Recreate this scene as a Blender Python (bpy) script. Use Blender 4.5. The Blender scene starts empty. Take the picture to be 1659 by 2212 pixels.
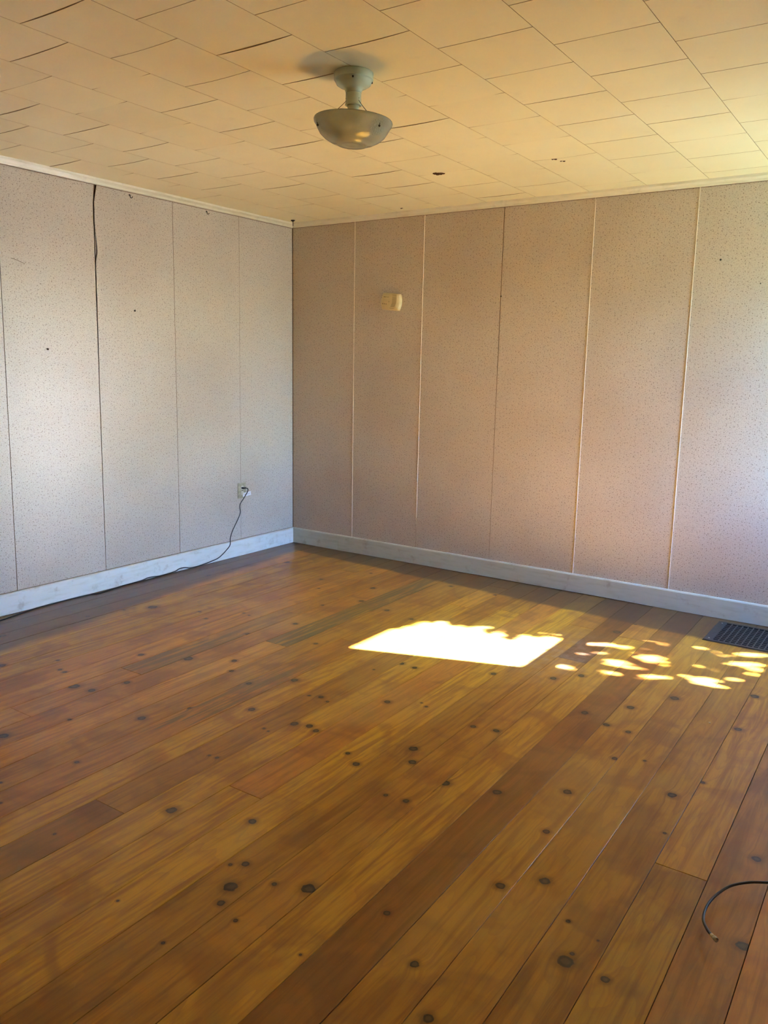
import bpy, bmesh, math, random
from mathutils import Vector, Matrix
random.seed(7)
PI = math.pi
scn = bpy.context.scene
C = scn.collection

# ------------------------------------------------------------------ camera
cam = bpy.data.cameras.new('camera')
cam.sensor_fit = 'HORIZONTAL'; cam.sensor_width = 36.0
cam.lens = 1761.47 * 36.0 / 1659.0
cam.clip_start = 0.05; cam.clip_end = 500
camo = bpy.data.objects.new('camera', cam); C.objects.link(camo)
R_ = Vector((0.824508, 0.565554, 0.018334)); U_ = Vector((-0.115889, 0.137061, 0.98376)); F_ = Vector((-0.553856, 0.813243, -0.178549))
m = Matrix.Identity(4)
for i in range(3):
    m[i][0] = R_[i]; m[i][1] = U_[i]; m[i][2] = -F_[i]
m.translation = Vector((4.361, -5.063, 1.471))
camo.matrix_world = m
scn.camera = camo

# ------------------------------------------------------------------ world, sun, exposure
SUN_EL = math.radians(34.0)
TO_SUN = Vector((0.9442 * math.cos(SUN_EL), 0.3295 * math.cos(SUN_EL), math.sin(SUN_EL)))
SKY_STRENGTH = 3.1
SUN_STRENGTH = 102.0
w = bpy.data.worlds.new('world'); scn.world = w; w.use_nodes = True
nt = w.node_tree; bg = nt.nodes['Background']
sky = nt.nodes.new('ShaderNodeTexSky'); sky.sky_type = 'NISHITA'; sky.sun_disc = False
sky.sun_elevation = SUN_EL; sky.sun_rotation = math.atan2(TO_SUN.x, TO_SUN.y)
sky.ozone_density = 2.0
wb = nt.nodes.new('ShaderNodeMix'); wb.data_type = 'RGBA'; wb.blend_type = 'MULTIPLY'   # the camera's warm-light white balance
wb.inputs[0].default_value = 1.0; wb.inputs[7].default_value = (0.32, 0.585, 0.94, 1)
nt.links.new(sky.outputs[0], wb.inputs[6]); nt.links.new(wb.outputs[2], bg.inputs[0]); bg.inputs[1].default_value = SKY_STRENGTH
sl = bpy.data.lights.new('sun', 'SUN'); sl.energy = SUN_STRENGTH; sl.angle = math.radians(0.53); sl.color = (0.69, 0.76, 0.95)
so = bpy.data.objects.new('sun', sl); C.objects.link(so); so.location = (12, 4, 9)
so.rotation_euler = TO_SUN.to_track_quat('Z', 'Y').to_euler()
scn.view_settings.view_transform = 'Standard'; scn.view_settings.look = 'None'
scn.view_settings.gamma = 1.0; scn.view_settings.use_curve_mapping = False
scn.view_settings.exposure = 2.0
scn.cycles.use_denoising = True
scn.cycles.diffuse_bounces = 7; scn.cycles.max_bounces = 12
scn.cycles.sample_clamp_indirect = 0.0; scn.cycles.blur_glossy = 0.3

# ------------------------------------------------------------------ node helper
class NB:
    def __init__(s, name):
        s.m = bpy.data.materials.new(name); s.m.use_nodes = True
        s.t = s.m.node_tree; s.b = s.t.nodes['Principled BSDF']; s.out = s.t.nodes['Material Output']
    def n(s, typ, **kw):
        nd = s.t.nodes.new(typ)
        for k, v in kw.items(): setattr(nd, k, v)
        return nd
    def put(s, sock, v):
        if isinstance(v, bpy.types.NodeSocket): s.t.links.new(v, sock)
        elif v is not None:
            try: sock.default_value = v
            except Exception: sock.default_value = (v, v, v)
    def math(s, op, a, b=None, c=None, clamp=False):
        nd = s.n('ShaderNodeMath', operation=op); nd.use_clamp = clamp
        s.put(nd.inputs[0], a)
        if b is not None: s.put(nd.inputs[1], b)
        if c is not None: s.put(nd.inputs[2], c)
        return nd.outputs[0]
    def vmath(s, op, a, b=None):
        nd = s.n('ShaderNodeVectorMath', operation=op)
        s.put(nd.inputs[0], a)
        if b is not None:
            s.put(nd.inputs[3] if op == 'SCALE' else nd.inputs[1], b)
        return nd.outputs['Value'] if op in ('LENGTH', 'DOT_PRODUCT') else nd.outputs[0]
    def noise(s, vec, scale, detail=2.0, rough=0.5, dist=0.0, dim='3D'):
        nd = s.n('ShaderNodeTexNoise', noise_dimensions=dim)
        s.put(nd.inputs['Vector'], vec); nd.inputs['Scale'].default_value = scale
        nd.inputs['Detail'].default_value = detail; nd.inputs['Roughness'].default_value = rough
        nd.inputs['Distortion'].default_value = dist
        return nd.outputs['Fac']
    def ramp(s, v, lo, hi, a=0.0, b=1.0, smooth=True):
        nd = s.n('ShaderNodeMapRange'); nd.interpolation_type = 'SMOOTHSTEP' if smooth else 'LINEAR'
        s.put(nd.inputs[0], v); nd.inputs[1].default_value = lo; nd.inputs[2].default_value = hi
        nd.inputs[3].default_value = a; nd.inputs[4].default_value = b
        return nd.outputs[0]
    def mix(s, f, a, b, mode='MIX'):
        nd = s.n('ShaderNodeMix', data_type='RGBA', blend_type=mode)
        s.put(nd.inputs[0], f)
        for k, v in ((6, a), (7, b)):
            if isinstance(v, tuple): nd.inputs[k].default_value = (v[0], v[1], v[2], 1)
            else: s.put(nd.inputs[k], v)
        return nd.outputs[2]
    def attr(s, name):
        return s.n('ShaderNodeAttribute', attribute_type='OBJECT', attribute_name=name)
    def bump(s, h, strength, dist=0.002):
        nd = s.n('ShaderNodeBump'); nd.inputs['Strength'].default_value = strength
        nd.inputs['Distance'].default_value = dist; s.put(nd.inputs['Height'], h)
        s.t.links.new(nd.outputs[0], s.b.inputs['Normal'])
    def col(s, v):
        if isinstance(v, tuple): s.b.inputs['Base Color'].default_value = (v[0], v[1], v[2], 1)
        else: s.t.links.new(v, s.b.inputs['Base Color'])
    def rough(s, v): s.put(s.b.inputs['Roughness'], v)

def simple(name, c, rough=0.5, metal=0.0, var=0.08, scale=30.0, spec=0.5):
    b = NB(name)
    g = b.n('ShaderNodeTexCoord')
    n = b.noise(g.outputs['Object'], scale, 3)
    f = b.ramp(n, 0.3, 0.7, 1.0 - var, 1.0 + var)
    b.col(b.vmath('SCALE', (c[0], c[1], c[2]), f)); b.rough(rough)
    b.b.inputs['Metallic'].default_value = metal; b.b.inputs['Specular IOR Level'].default_value = spec
    return b.m

NK = 9
def floor_material():
    b = NB('varnished_pine')
    pos = b.n('ShaderNodeNewGeometry').outputs['Position']
    flat = b.vmath('MULTIPLY', pos, (1, 1, 0))
    rnd = b.n('ShaderNodeObjectInfo').outputs['Random']
    sep = b.n('ShaderNodeSeparateXYZ'); b.put(sep.inputs[0], pos)
    wob = b.noise(flat, 55, 2)
    dmin = None
    for i in range(NK):
        a = b.attr('k%d' % i).outputs['Vector']
        d = b.vmath('LENGTH', b.vmath('MULTIPLY', b.vmath('SUBTRACT', flat, a), (1, 1, 0)))
        sz = b.n('ShaderNodeSeparateXYZ'); b.put(sz.inputs[0], a)
        d = b.math('DIVIDE', d, b.math('MULTIPLY', sz.outputs[2], 0.86))
        dmin = d if dmin is None else b.math('MINIMUM', dmin, d)
    dk = b.math('ADD', dmin, b.math('MULTIPLY', b.math('SUBTRACT', wob, 0.5), 0.8))
    near = b.ramp(dmin, 0.6, 4.5, 1.0, 0.0)
    # grain coordinates: swirl out around the knots
    offs = b.math('MULTIPLY', rnd, 37.0)
    cx = b.math('ADD', b.math('MULTIPLY', sep.outputs[0], 1.0), b.math('MULTIPLY', near, 0.010))
    comb = b.n('ShaderNodeCombineXYZ'); b.put(comb.inputs[0], cx)
    b.put(comb.inputs[1], b.math('MULTIPLY', sep.outputs[1], 0.055)); b.put(comb.inputs[2], offs)
    gv = comb.outputs[0]
    g1 = b.noise(gv, 34, 4, 0.6, 0.9)
    g2 = b.noise(gv, 170, 3, 0.6)
    # broad cathedral figure
    comb2 = b.n('ShaderNodeCombineXYZ'); b.put(comb2.inputs[0], cx)
    b.put(comb2.inputs[1], b.math('MULTIPLY', sep.outputs[1], 0.16)); b.put(comb2.inputs[2], offs)
    lowf = b.noise(comb2.outputs[0], 7, 2, 0.5)
    band = b.math('FRACT', b.math('MULTIPLY', lowf, 11.0))
    band = b.ramp(band, 0.55, 1.0, 0.0, 1.0)
    blot = b.noise(b.vmath('ADD', flat, b.math('MULTIPLY', rnd, 9.0)), 4.2, 3, 0.55, 0.6)
    blot2 = b.noise(flat, 1.6, 2, 0.5, 0.3)
    tone = b.attr('tone').outputs['Fac']; hue = b.attr('hue').outputs['Fac']
    base = b.mix(hue, (0.660, 0.350, 0.026), (0.570, 0.215, 0.034))
    base = b.mix(b.ramp(g1, 0.38, 0.72), base, (0.370, 0.145, 0.016))
    base = b.mix(b.math('MULTIPLY', band, 0.30), base, (0.36, 0.140, 0.032))
    base = b.mix(b.math('MULTIPLY', b.ramp(g2, 0.5, 0.8), 0.35), base, (0.30, 0.115, 0.028))
    base = b.mix(b.math('MULTIPLY', b.ramp(blot, 0.48, 0.66), 0.50), base, (0.27, 0.090, 0.022))
    base = b.mix(b.math('MULTIPLY', b.ramp(blot2, 0.50, 0.70), 0.30), base, (0.68, 0.42, 0.10))
    f = b.math('ADD', 1.0, b.math('MULTIPLY', tone, 0.55))
    base = b.vmath('SCALE', base, f)
    # fungus-green streaks (own attribute: start, end, strength)
    st = b.attr('stain').outputs['Vector']; ss = b.n('ShaderNodeSeparateXYZ'); b.put(ss.inputs[0], st)
    wy = b.math('ADD', sep.outputs[1], b.math('MULTIPLY', b.math('SUBTRACT', g1, 0.5), 1.2))
    sm = b.math('MULTIPLY', b.ramp(b.math('SUBTRACT', wy, ss.outputs[0]), 0.0, 0.12), b.ramp(b.math('SUBTRACT', ss.outputs[1], wy), 0.0, 0.5))
    sm = b.math('MULTIPLY', b.math('MULTIPLY', sm, ss.outputs[2]), b.ramp(g1, 0.40, 0.58))
    base = b.mix(b.math('MULTIPLY', sm, 0.8), base, (0.17, 0.125, 0.045))
    # darker border along two walls, wider away from their corner
    bl = b.math('ADD', 0.20, b.math('MULTIPLY', sep.outputs[1], -0.122))
    br = b.math('ADD', 0.20, b.math('MULTIPLY', sep.outputs[0], 0.080))
    bn = b.math('MULTIPLY', b.math('SUBTRACT', b.noise(flat, 6, 3), 0.5), 0.07)
    e1 = b.ramp(b.math('ADD', b.math('SUBTRACT', sep.outputs[0], bl), bn), -0.05, 0.05, 1.0, 0.0)
    e2 = b.ramp(b.math('ADD', b.math('SUBTRACT', b.math('MULTIPLY', sep.outputs[1], -1.0), br), bn), -0.025, 0.025, 1.0, 0.0)
    edge = b.math('MAXIMUM', e1, e2)
    dark = b.mix(0.5, b.vmath('SCALE', base, 0.30), (0.115, 0.062, 0.034))
    base = b.mix(b.math('MULTIPLY', edge, 0.92), base, dark)
    # pale sheen beside the sun patch, painted into the colour as scuff-like noise
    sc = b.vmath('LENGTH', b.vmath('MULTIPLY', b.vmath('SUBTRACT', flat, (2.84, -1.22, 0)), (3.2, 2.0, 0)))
    haze_m = b.math('MULTIPLY', b.ramp(sc, 0.2, 1.1, 1.0, 0.0), b.ramp(b.noise(flat, 12, 4, 0.7), 0.38, 0.70))
    base = b.mix(b.math('MULTIPLY', haze_m, 0.42), base, (0.46, 0.34, 0.29))
    # knots: reddish halo, ring, dark core
    base = b.mix(b.ramp(dk, 0.9, 2.6, 0.55, 0.0), base, (0.13, 0.038, 0.010))
    core = b.mix(b.ramp(dk, 0.35, 0.75), (0.105, 0.058, 0.026), (0.042, 0.018, 0.007))
    base = b.mix(b.ramp(dk, 0.92, 1.12, 1.0, 0.0), base, core)
    # fine wear scratches and dust
    scr = b.noise(b.vmath('MULTIPLY', flat, (1, 0.6, 1)), 260, 2)
    base = b.mix(b.math('MULTIPLY', b.ramp(scr, 0.62, 0.8), 0.18), base, (0.50, 0.36, 0.20))
    b.col(base)
    b.rough(0.30)
    b.b.inputs['Specular IOR Level'].default_value = 0.42
    b.bump(b.math('ADD', b.math('MULTIPLY', g2, 0.4), b.noise(flat, 9, 2)), 0.18, 0.004)
    return b.m

def wallboard_material():
    b = NB('speckled_wallboard')
    pos = b.n('ShaderNodeNewGeometry').outputs['Position']
    s = b.n('ShaderNodeSeparateXYZ'); b.put(s.inputs[0], pos)
    u = b.math('SUBTRACT', s.outputs[0], s.outputs[1])
    c = b.n('ShaderNodeCombineXYZ'); b.put(c.inputs[0], u); b.put(c.inputs[1], s.outputs[2])
    v = c.outputs[0]
    base = b.mix(b.ramp(b.noise(v, 1.5, 3, dim='2D'), 0.35, 0.7), (0.590, 0.518, 0.440), (0.545, 0.470, 0.392))
    def dots(scale, r, mp=(1, 1, 1), rot=0.0, thr=0.5):
        mapn = b.n('ShaderNodeMapping'); mapn.inputs['Scale'].default_value = mp; mapn.inputs['Rotation'].default_value = (0, 0, rot)
        b.put(mapn.inputs[0], v)
        vo = b.n('ShaderNodeTexVoronoi', voronoi_dimensions='2D'); vo.inputs['Scale'].default_value = scale
        b.put(vo.inputs['Vector'], mapn.outputs[0])
        d = b.ramp(vo.outputs['Distance'], r * 0.6, r * 1.25, 1.0, 0.0)
        cs = b.n('ShaderNodeSeparateColor'); b.put(cs.inputs[0], vo.outputs['Color'])
        keep = b.ramp(cs.outputs[0], thr - 0.05, thr + 0.05)
        return b.math('MULTIPLY', d, keep)
    d1 = dots(84, 0.22, thr=0.30)
    d2 = dots(56, 0.17, mp=(1, 2.6, 1), rot=0.9, thr=0.35)
    d3 = dots(56, 0.17, mp=(1, 2.6, 1), rot=-0.7, thr=0.35)
    d4 = dots(44, 0.13, thr=0.45)
    base = b.mix(b.math('MULTIPLY', d1, 0.50), base, (0.30, 0.24, 0.19))
    base = b.mix(b.math('MULTIPLY', b.math('MAXIMUM', d2, d3), 0.50), base, (0.34, 0.26, 0.21))
    base = b.mix(b.math('MULTIPLY', d4, 0.75), base, (0.20, 0.14, 0.10))
    b.col(base)
    b.rough(0.38); b.b.inputs['Specular IOR Level'].default_value = 0.45
    b.bump(b.noise(v, 90, 2, dim='2D'), 0.08, 0.002)
    return b.m

def ceiling_material():
    b = NB('ceiling_tile_paint')
    pos = b.n('ShaderNodeNewGeometry').outputs['Position']
    rnd = b.n('ShaderNodeObjectInfo').outputs['Random']
    base = b.mix(b.ramp(b.noise(pos, 2.5, 3), 0.35, 0.7), (0.880, 0.825, 0.565), (0.850, 0.785, 0.525))
    base = b.mix(b.math('MULTIPLY', b.ramp(b.noise(pos, 14, 4), 0.6, 0.85), 0.15), base, (0.55, 0.45, 0.28))
    base = b.vmath('SCALE', base, b.ramp(rnd, 0, 1, 0.98, 1.02, False))
    b.col(base); b.rough(0.42); b.b.inputs['Specular IOR Level'].default_value = 0.35
    b.bump(b.noise(pos, 160, 2), 0.10, 0.002)
    return b.m

def paint_material(name, c, dirt):
    b = NB(name)
    pos = b.n('ShaderNodeNewGeometry').outputs['Position']
    st = b.vmath('MULTIPLY', pos, (6, 6, 40))
    base = b.mix(b.ramp(b.noise(st, 1.0, 4, 0.6), 0.45, 0.75), c, (c[0]*0.86, c[1]*0.85, c[2]*0.80))
    base = b.mix(b.math('MULTIPLY', b.ramp(b.noise(pos, 11, 4, 0.65), 0.56, 0.74), dirt), base, (0.36, 0.31, 0.22))
    b.col(base); b.rough(0.45)
    b.bump(b.noise(st, 2.0, 3), 0.2, 0.002)
    return b.m

def bowl_material():
    b = NB('pressed_frosted_glass')
    tc = b.n('ShaderNodeTexCoord').outputs['Object']
    dif = b.n('ShaderNodeBsdfDiffuse'); dif.inputs[0].default_value = (0.88, 0.93, 0.80, 1)
    tr = b.n('ShaderNodeBsdfTranslucent'); tr.inputs[0].default_value = (0.92, 0.98, 0.86, 1)
    gl = b.n('ShaderNodeBsdfGlossy'); gl.inputs['Roughness'].default_value = 0.16
    tp = b.n('ShaderNodeBsdfTransparent'); tp.inputs[0].default_value = (0.80, 0.80, 0.74, 1)
    m1 = b.n('ShaderNodeMixShader'); m1.inputs[0].default_value = 0.55
    b.t.links.new(dif.outputs[0], m1.inputs[1]); b.t.links.new(tr.outputs[0], m1.inputs[2])
    m0 = b.n('ShaderNodeMixShader'); m0.inputs[0].default_value = 0.42
    b.t.links.new(m1.outputs[0], m0.inputs[1]); b.t.links.new(tp.outputs[0], m0.inputs[2])
    fr = b.n('ShaderNodeFresnel'); fr.inputs[0].default_value = 1.45
    m2 = b.n('ShaderNodeMixShader'); b.t.links.new(fr.outputs[0], m2.inputs[0])
    b.t.links.new(m0.outputs[0], m2.inputs[1]); b.t.links.new(gl.outputs[0], m2.inputs[2])
    # moulded leaf relief in three patches round the holes
    dm = None
    for k in range(3):
        a = BOWL_ANG[k]
        d = b.vmath('LENGTH', b.vmath('SUBTRACT', tc, (0.125 * math.cos(a), 0.125 * math.sin(a), -0.030)))
        dm = d if dm is None else b.math('MINIMUM', dm, d)
    mask = b.ramp(dm, 0.022, 0.045, 1.0, 0.0)
    vo = b.n('ShaderNodeTexVoronoi'); vo.inputs['Scale'].default_value = 150; b.put(vo.inputs['Vector'], tc)
    h = b.math('ADD', b.math('MULTIPLY', vo.outputs['Distance'], mask), b.math('MULTIPLY', b.noise(tc, 60, 2), 0.12))
    bp = b.n('ShaderNodeBump'); bp.inputs['Strength'].default_value = 0.9; bp.inputs['Distance'].default_value = 0.006
    b.put(bp.inputs['Height'], h)
    for nd in (dif, gl, tr): b.t.links.new(bp.outputs[0], nd.inputs['Normal'])
    b.t.links.new(m2.outputs[0], b.out.inputs[0])
    return b.m

def pane_material():
    b = NB('window_glass')
    tp = b.n('ShaderNodeBsdfTransparent'); gl = b.n('ShaderNodeBsdfGlossy'); gl.inputs['Roughness'].default_value = 0.02
    mx = b.n('ShaderNodeMixShader'); mx.inputs[0].default_value = 0.06
    b.t.links.new(tp.outputs[0], mx.inputs[1]); b.t.links.new(gl.outputs[0], mx.inputs[2])
    b.t.links.new(mx.outputs[0], b.out.inputs[0])
    return b.m

BOWL_ANG = [0, 0, 0]
fa = math.atan2(-0.813, 0.554)                      # azimuth from the lamp towards the room's near right part
for i, dg in enumerate((-70, 48, 169)): BOWL_ANG[i] = fa + math.radians(dg)
M = {}
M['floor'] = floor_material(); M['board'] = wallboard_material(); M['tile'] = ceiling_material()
M['base'] = paint_material('painted_baseboard', (0.78, 0.79, 0.75), 0.45)
M['base_back'] = paint_material('darker_painted_baseboard', (0.60, 0.62, 0.54), 0.6)  # darker, greyer copy of the baseboard paint with more dirt mixed in
M['crown'] = paint_material('cream_trim_paint', (0.78, 0.74, 0.60), 0.25)
M['backing'] = simple('brown_backing_board', (0.10, 0.055, 0.030), 0.9, var=0.3)
M['strip'] = simple('cream_bright_edge', (0.82, 0.75, 0.64), 0.4)
M['plaster'] = simple('plain_wall_paint', (0.50, 0.42, 0.33), 0.7, scale=3)
M['edge'] = simple('broken_fibreboard_edge', (0.20, 0.12, 0.065), 0.95, var=0.3)
M['tile_edge'] = simple('raw_tile_edge', (0.46, 0.34, 0.18), 0.95)
M['subfloor'] = simple('dark_subfloor', (0.03, 0.018, 0.010), 0.95)
M['ceramic'] = simple('aged_cream_enamel', (0.62, 0.68, 0.52), 0.22, scale=8)
M['wire'] = simple('dark_wire', (0.035, 0.03, 0.02), 0.5)
M['bowl'] = bowl_material(); M['glass'] = pane_material()
M['plastic'] = simple('yellowed_plastic', (0.72, 0.60, 0.33), 0.4, var=0.03)
M['ink'] = simple('brown_black_print', (0.05, 0.025, 0.012), 0.6)
M['print'] = simple('faded_blue_grey_print', (0.33, 0.36, 0.42), 0.6)
M['groove'] = simple('shadowed_slot_plastic', (0.33, 0.25, 0.12), 0.6)
M['plate'] = simple('aged_outlet_plastic', (0.42, 0.36, 0.235), 0.4, var=0.2, scale=60)
M['recept'] = simple('ivory_receptacle', (0.66, 0.61, 0.48), 0.35)
M['black'] = simple('black_rubber', (0.012, 0.012, 0.014), 0.35)
M['tag'] = simple('white_label_stock', (0.80, 0.81, 0.84), 0.5, var=0.02)
M['iron'] = simple('dark_grey_register_metal', (0.060, 0.052, 0.052), 0.42, metal=0.25, var=0.2)
M['duct'] = simple('black_duct_shade', (0.008, 0.007, 0.007), 0.9)
M['steel'] = simple('dull_connector_metal', (0.55, 0.50, 0.40), 0.3, metal=0.9)
M['coax'] = simple('charcoal_cable_jacket', (0.035, 0.037, 0.036), 0.32)
M['nail'] = simple('dark_steel_nail', (0.03, 0.022, 0.016), 0.5, metal=0.3)
M['mud'] = simple('dried_brown_mud', (0.085, 0.040, 0.018), 0.95, var=0.5, scale=300)
M['crumb'] = simple('pale_plaster_crumb', (0.80, 0.74, 0.62), 0.8)
M['sash'] = simple('white_window_paint', (0.74, 0.73, 0.68), 0.4)
M['lawn'] = simple('green_lawn', (0.20, 0.24, 0.13), 0.95, var=0.3, scale=2)
M['leaf'] = simple('green_leaf', (0.06, 0.13, 0.022), 0.5, var=0.3)
M['bark'] = simple('grey_bark', (0.10, 0.075, 0.05), 0.9, var=0.3, scale=12)

# ------------------------------------------------------------------ mesh helpers
def link(name, me, mat=None, parent=None):
    o = bpy.data.objects.new(name, me); C.objects.link(o)
    if mat is not None and me is not None and not me.materials: me.materials.append(mat)
    if parent is not None: o.parent = parent
    return o
def from_data(name, vs, fs, mat, parent=None, smooth=False):
    me = bpy.data.meshes.new(name); me.from_pydata([tuple(v) for v in vs], [], fs); me.update()
    if smooth:
        for p in me.polygons: p.use_smooth = True
    return link(name, me, mat, parent)
def from_bm(name, bm, mat, parent=None, smooth=False):
    me = bpy.data.meshes.new(name); bmesh.ops.recalc_face_normals(bm, faces=bm.faces); bm.to_mesh(me); bm.free()
    if smooth:
        for p in me.polygons: p.use_smooth = True
    return link(name, me, mat, parent)
def bbox(bm, x0, x1, y0, y1, z0, z1):
    vs = [bm.verts.new(p) for p in ((x0,y0,z0),(x1,y0,z0),(x1,y1,z0),(x0,y1,z0),(x0,y0,z1),(x1,y0,z1),(x1,y1,z1),(x0,y1,z1))]
    for f in ((0,3,2,1),(4,5,6,7),(0,1,5,4),(1,2,6,5),(2,3,7,6),(3,0,4,7)): bm.faces.new([vs[i] for i in f])
    return vs
def box(name, x0, x1, y0, y1, z0, z1, mat, parent=None, bevel=0.0):
    bm = bmesh.new(); bbox(bm, x0, x1, y0, y1, z0, z1)
    if bevel > 0: bmesh.ops.bevel(bm, geom=bm.edges[:], offset=bevel, segments=2, affect='EDGES')
    return from_bm(name, bm, mat, parent)
def empty(name, loc, label=None, cat=None, group=None):
    o = bpy.data.objects.new(name, None); C.objects.link(o); o.location = loc; o.empty_display_size = 0.05
    tag(o, label, cat, group)
    return o
def tag(o, label=None, cat=None, group=None, kind=None):
    if label: o['label'] = label
    if cat: o['category'] = cat
    if group: o['group'] = group
    if kind: o['kind'] = kind
    return o
def lathe(name, prof, mat, parent=None, seg=48, loc=(0, 0, 0), closed=False):
    vs = []; fs = []; n = len(prof)
    for i in range(seg):
        a = 2 * PI * i / seg
        for r, z in prof: vs.append((loc[0] + r * math.cos(a), loc[1] + r * math.sin(a), loc[2] + z))
    for i in range(seg):
        j = (i + 1) % seg
        for k in range(n if closed else n - 1):
            k2 = (k + 1) % n
            fs.append((i*n+k, j*n+k, j*n+k2, i*n+k2))
    bm = bmesh.new(); bv = [bm.verts.new(v) for v in vs]
    for f in fs:
        bm.faces.new([bv[i] for i in f])
    bmesh.ops.remove_doubles(bm, verts=bm.verts[:], dist=1e-5)
    return from_bm(name, bm, mat, parent, True)
def tube(name, pts, r, mat, parent=None, seg=10, sub=6):
    """swept tube through pts (Catmull-Rom), capped"""
    P = [Vector(p) for p in pts]
    if sub > 1:
        Q = []
        for i in range(len(P) - 1):
            p0 = P[max(i-1, 0)]; p1 = P[i]; p2 = P[i+1]; p3 = P[min(i+2, len(P)-1)]
            for k in range(sub):
                t = k / sub
                Q.append(0.5 * ((2*p1) + (p2-p0)*t + (2*p0-5*p1+4*p2-p3)*t*t + (3*p1-p0-3*p2+p3)*t**3))
        Q.append(P[-1]); P = Q
    vs = []; fs = []
    up = None
    for i, p in enumerate(P):
        t = (P[min(i+1, len(P)-1)] - P[max(i-1, 0)]).normalized()
        if up is None:
            up = Vector((0, 0, 1)) if abs(t.z) < 0.9 else Vector((1, 0, 0))
        a = t.cross(up).normalized(); b2 = a.cross(t).normalized(); up = b2
        for k in range(seg):
            an = 2*PI*k/seg; vs.append(p + a*math.cos(an)*r + b2*math.sin(an)*r)
    n = len(P)
    for i in range(n-1):
        for k in range(seg):
            k2 = (k+1) % seg
            fs.append((i*seg+k, i*seg+k2, (i+1)*seg+k2, (i+1)*seg+k))
    fs.append(tuple(range(seg))[::-1]); fs.append(tuple((n-1)*seg+k for k in range(seg)))
    o = from_data(name, vs, fs, mat, parent, True)
    return o

# ------------------------------------------------------------------ room shell
L = 4.80; YF = -6.20; ZC = 2.535; ZT = 2.50
T = 0.14
def structure(o): o['kind'] = 'structure'; return o
floor = structure(box('floor', -T, L+T, YF-T, T, -0.12, -0.022, M['subfloor']))
ceiling = structure(box('ceiling', -T-0.1, L+T+0.1, YF-T-0.1, T+0.1, ZC+0.012, ZC+0.12, M['backing']))
wall_left = structure(box('wall_left', -T, -0.009, YF-T, T, -0.022, ZC+0.012, M['backing']))
wall_back = structure(box('wall_back', -0.009, L, 0.009, T, -0.022, ZC+0.012, M['backing']))
wall_front = structure(box('wall_front', -0.009, L, YF-T, YF, -0.022, ZC+0.012, M['plaster']))
# right wall with the window opening
WY0, WY1, WZ0, WZ1 = -0.80, -0.06, 0.70, 2.15
bm = bmesh.new()
bbox(bm, L, L+T, YF-T, WY0, -0.022, ZC+0.012); bbox(bm, L, L+T, WY1, T, -0.022, ZC+0.012)
bbox(bm, L, L+T, WY0, WY1, -0.022, WZ0); bbox(bm, L, L+T, WY0, WY1, WZ1, ZC+0.012)
wall_right = structure(from_bm('wall_right', bm, M['plaster']))

# wallboard panels: outline polygons (u along the wall, z), 8 mm thick
def panel(kind, poly, parent, front=0.0):
    n = len(poly); vs = []
    for d in (front, -0.0085):
        for u, z in poly:
            vs.append((d, -u, z) if kind == 'L' else (u, -d, z))
    fs = [tuple(range(n)), tuple(range(2*n-1, n-1, -1))]
    for i in range(n):
        j = (i+1) % n; fs.append((i, i+n, j+n, j))
    bm = bmesh.new(); bv = [bm.verts.new(v) for v in vs]
    for f in fs: bm.faces.new([bv[i] for i in f])
    for i, f in enumerate(bm.faces): f.material_index = 0 if i == 0 else 1
    bmesh.ops.triangulate(bm, faces=[f for f in bm.faces if len(f.verts) > 4])
    o = from_bm('wall_panel', bm, M['board'], parent); o.data.materials.append(M['edge'])
    return o
ZB = 0.11
# left wall: u = -y. edges given as (u at bottom, u at top)
g = 0.0011
crack_l = [(1.843, ZB), (1.834, 1.257), (1.8235, 1.955), (1.8245, 2.080), (1.812, 2.100), (1.8145, 2.226), (1.8235, 2.305), (1.8225, 2.38), (1.811, ZT+0.01)]
crack_r = [(1.8390, ZB), (1.8290, 1.257), (1.8185, 1.955), (1.8192, 2.072), (1.801, 2.094), (1.8105, 2.226), (1.8195, 2.305), (1.8165, 2.38), (1.786, ZT+0.01)]
panel('L', [(0.003, ZB), (0.607-g, ZB), (0.588-g, ZT+0.01), (0.003, ZT+0.01)], wall_left, 0.0)
panel('L', [(0.607+g, ZB), (1.218-g, ZB), (1.205-g, ZT+0.01), (0.588+g, ZT+0.01)], wall_left, 0.0004)
panel('L', [(1.218+g, ZB)] + crack_r + [(1.205+g, ZT+0.01)], wall_left, 0.0)
panel('L', [(c) for c in crack_l[::-1]] + [(2.457-g*1.6, ZB), (2.432-g*1.6, ZT+0.01)][0:2], wall_left, 0.001)
u0 = 2.457; 
us = [2.457, 3.07, 3.68, 4.29, 4.90, 5.51, 6.12, 6.195]
for i in range(len(us)-1):
    a, b_ = us[i], us[i+1]
    ta = 2.432 if i == 0 else a
    panel('L', [(a+g, ZB), (b_-g, ZB), (b_-g, ZT+0.01), (ta+g, ZT+0.01)], wall_left, 0.0)
g = 0.0008
xs = [(0.004, 0.004), (0.610, 0.607), (1.204, 1.211), (1.817, 1.826), (2.439, 2.440), (3.063, 3.056), (3.67, 3.67), (4.28, 4.28), (4.799, 4.799)]
for i in range(len(xs)-1):
    (a0, a1), (b0, b1) = xs[i], xs[i+1]
    gr = 0.0035 if i == 2 else g
    panel('B', [(a0+g, ZB), (b0-g, ZB), (b1-gr, ZT+0.01), (a1+g, ZT+0.01)], wall_back, 0.0004 * (i % 2))
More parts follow.
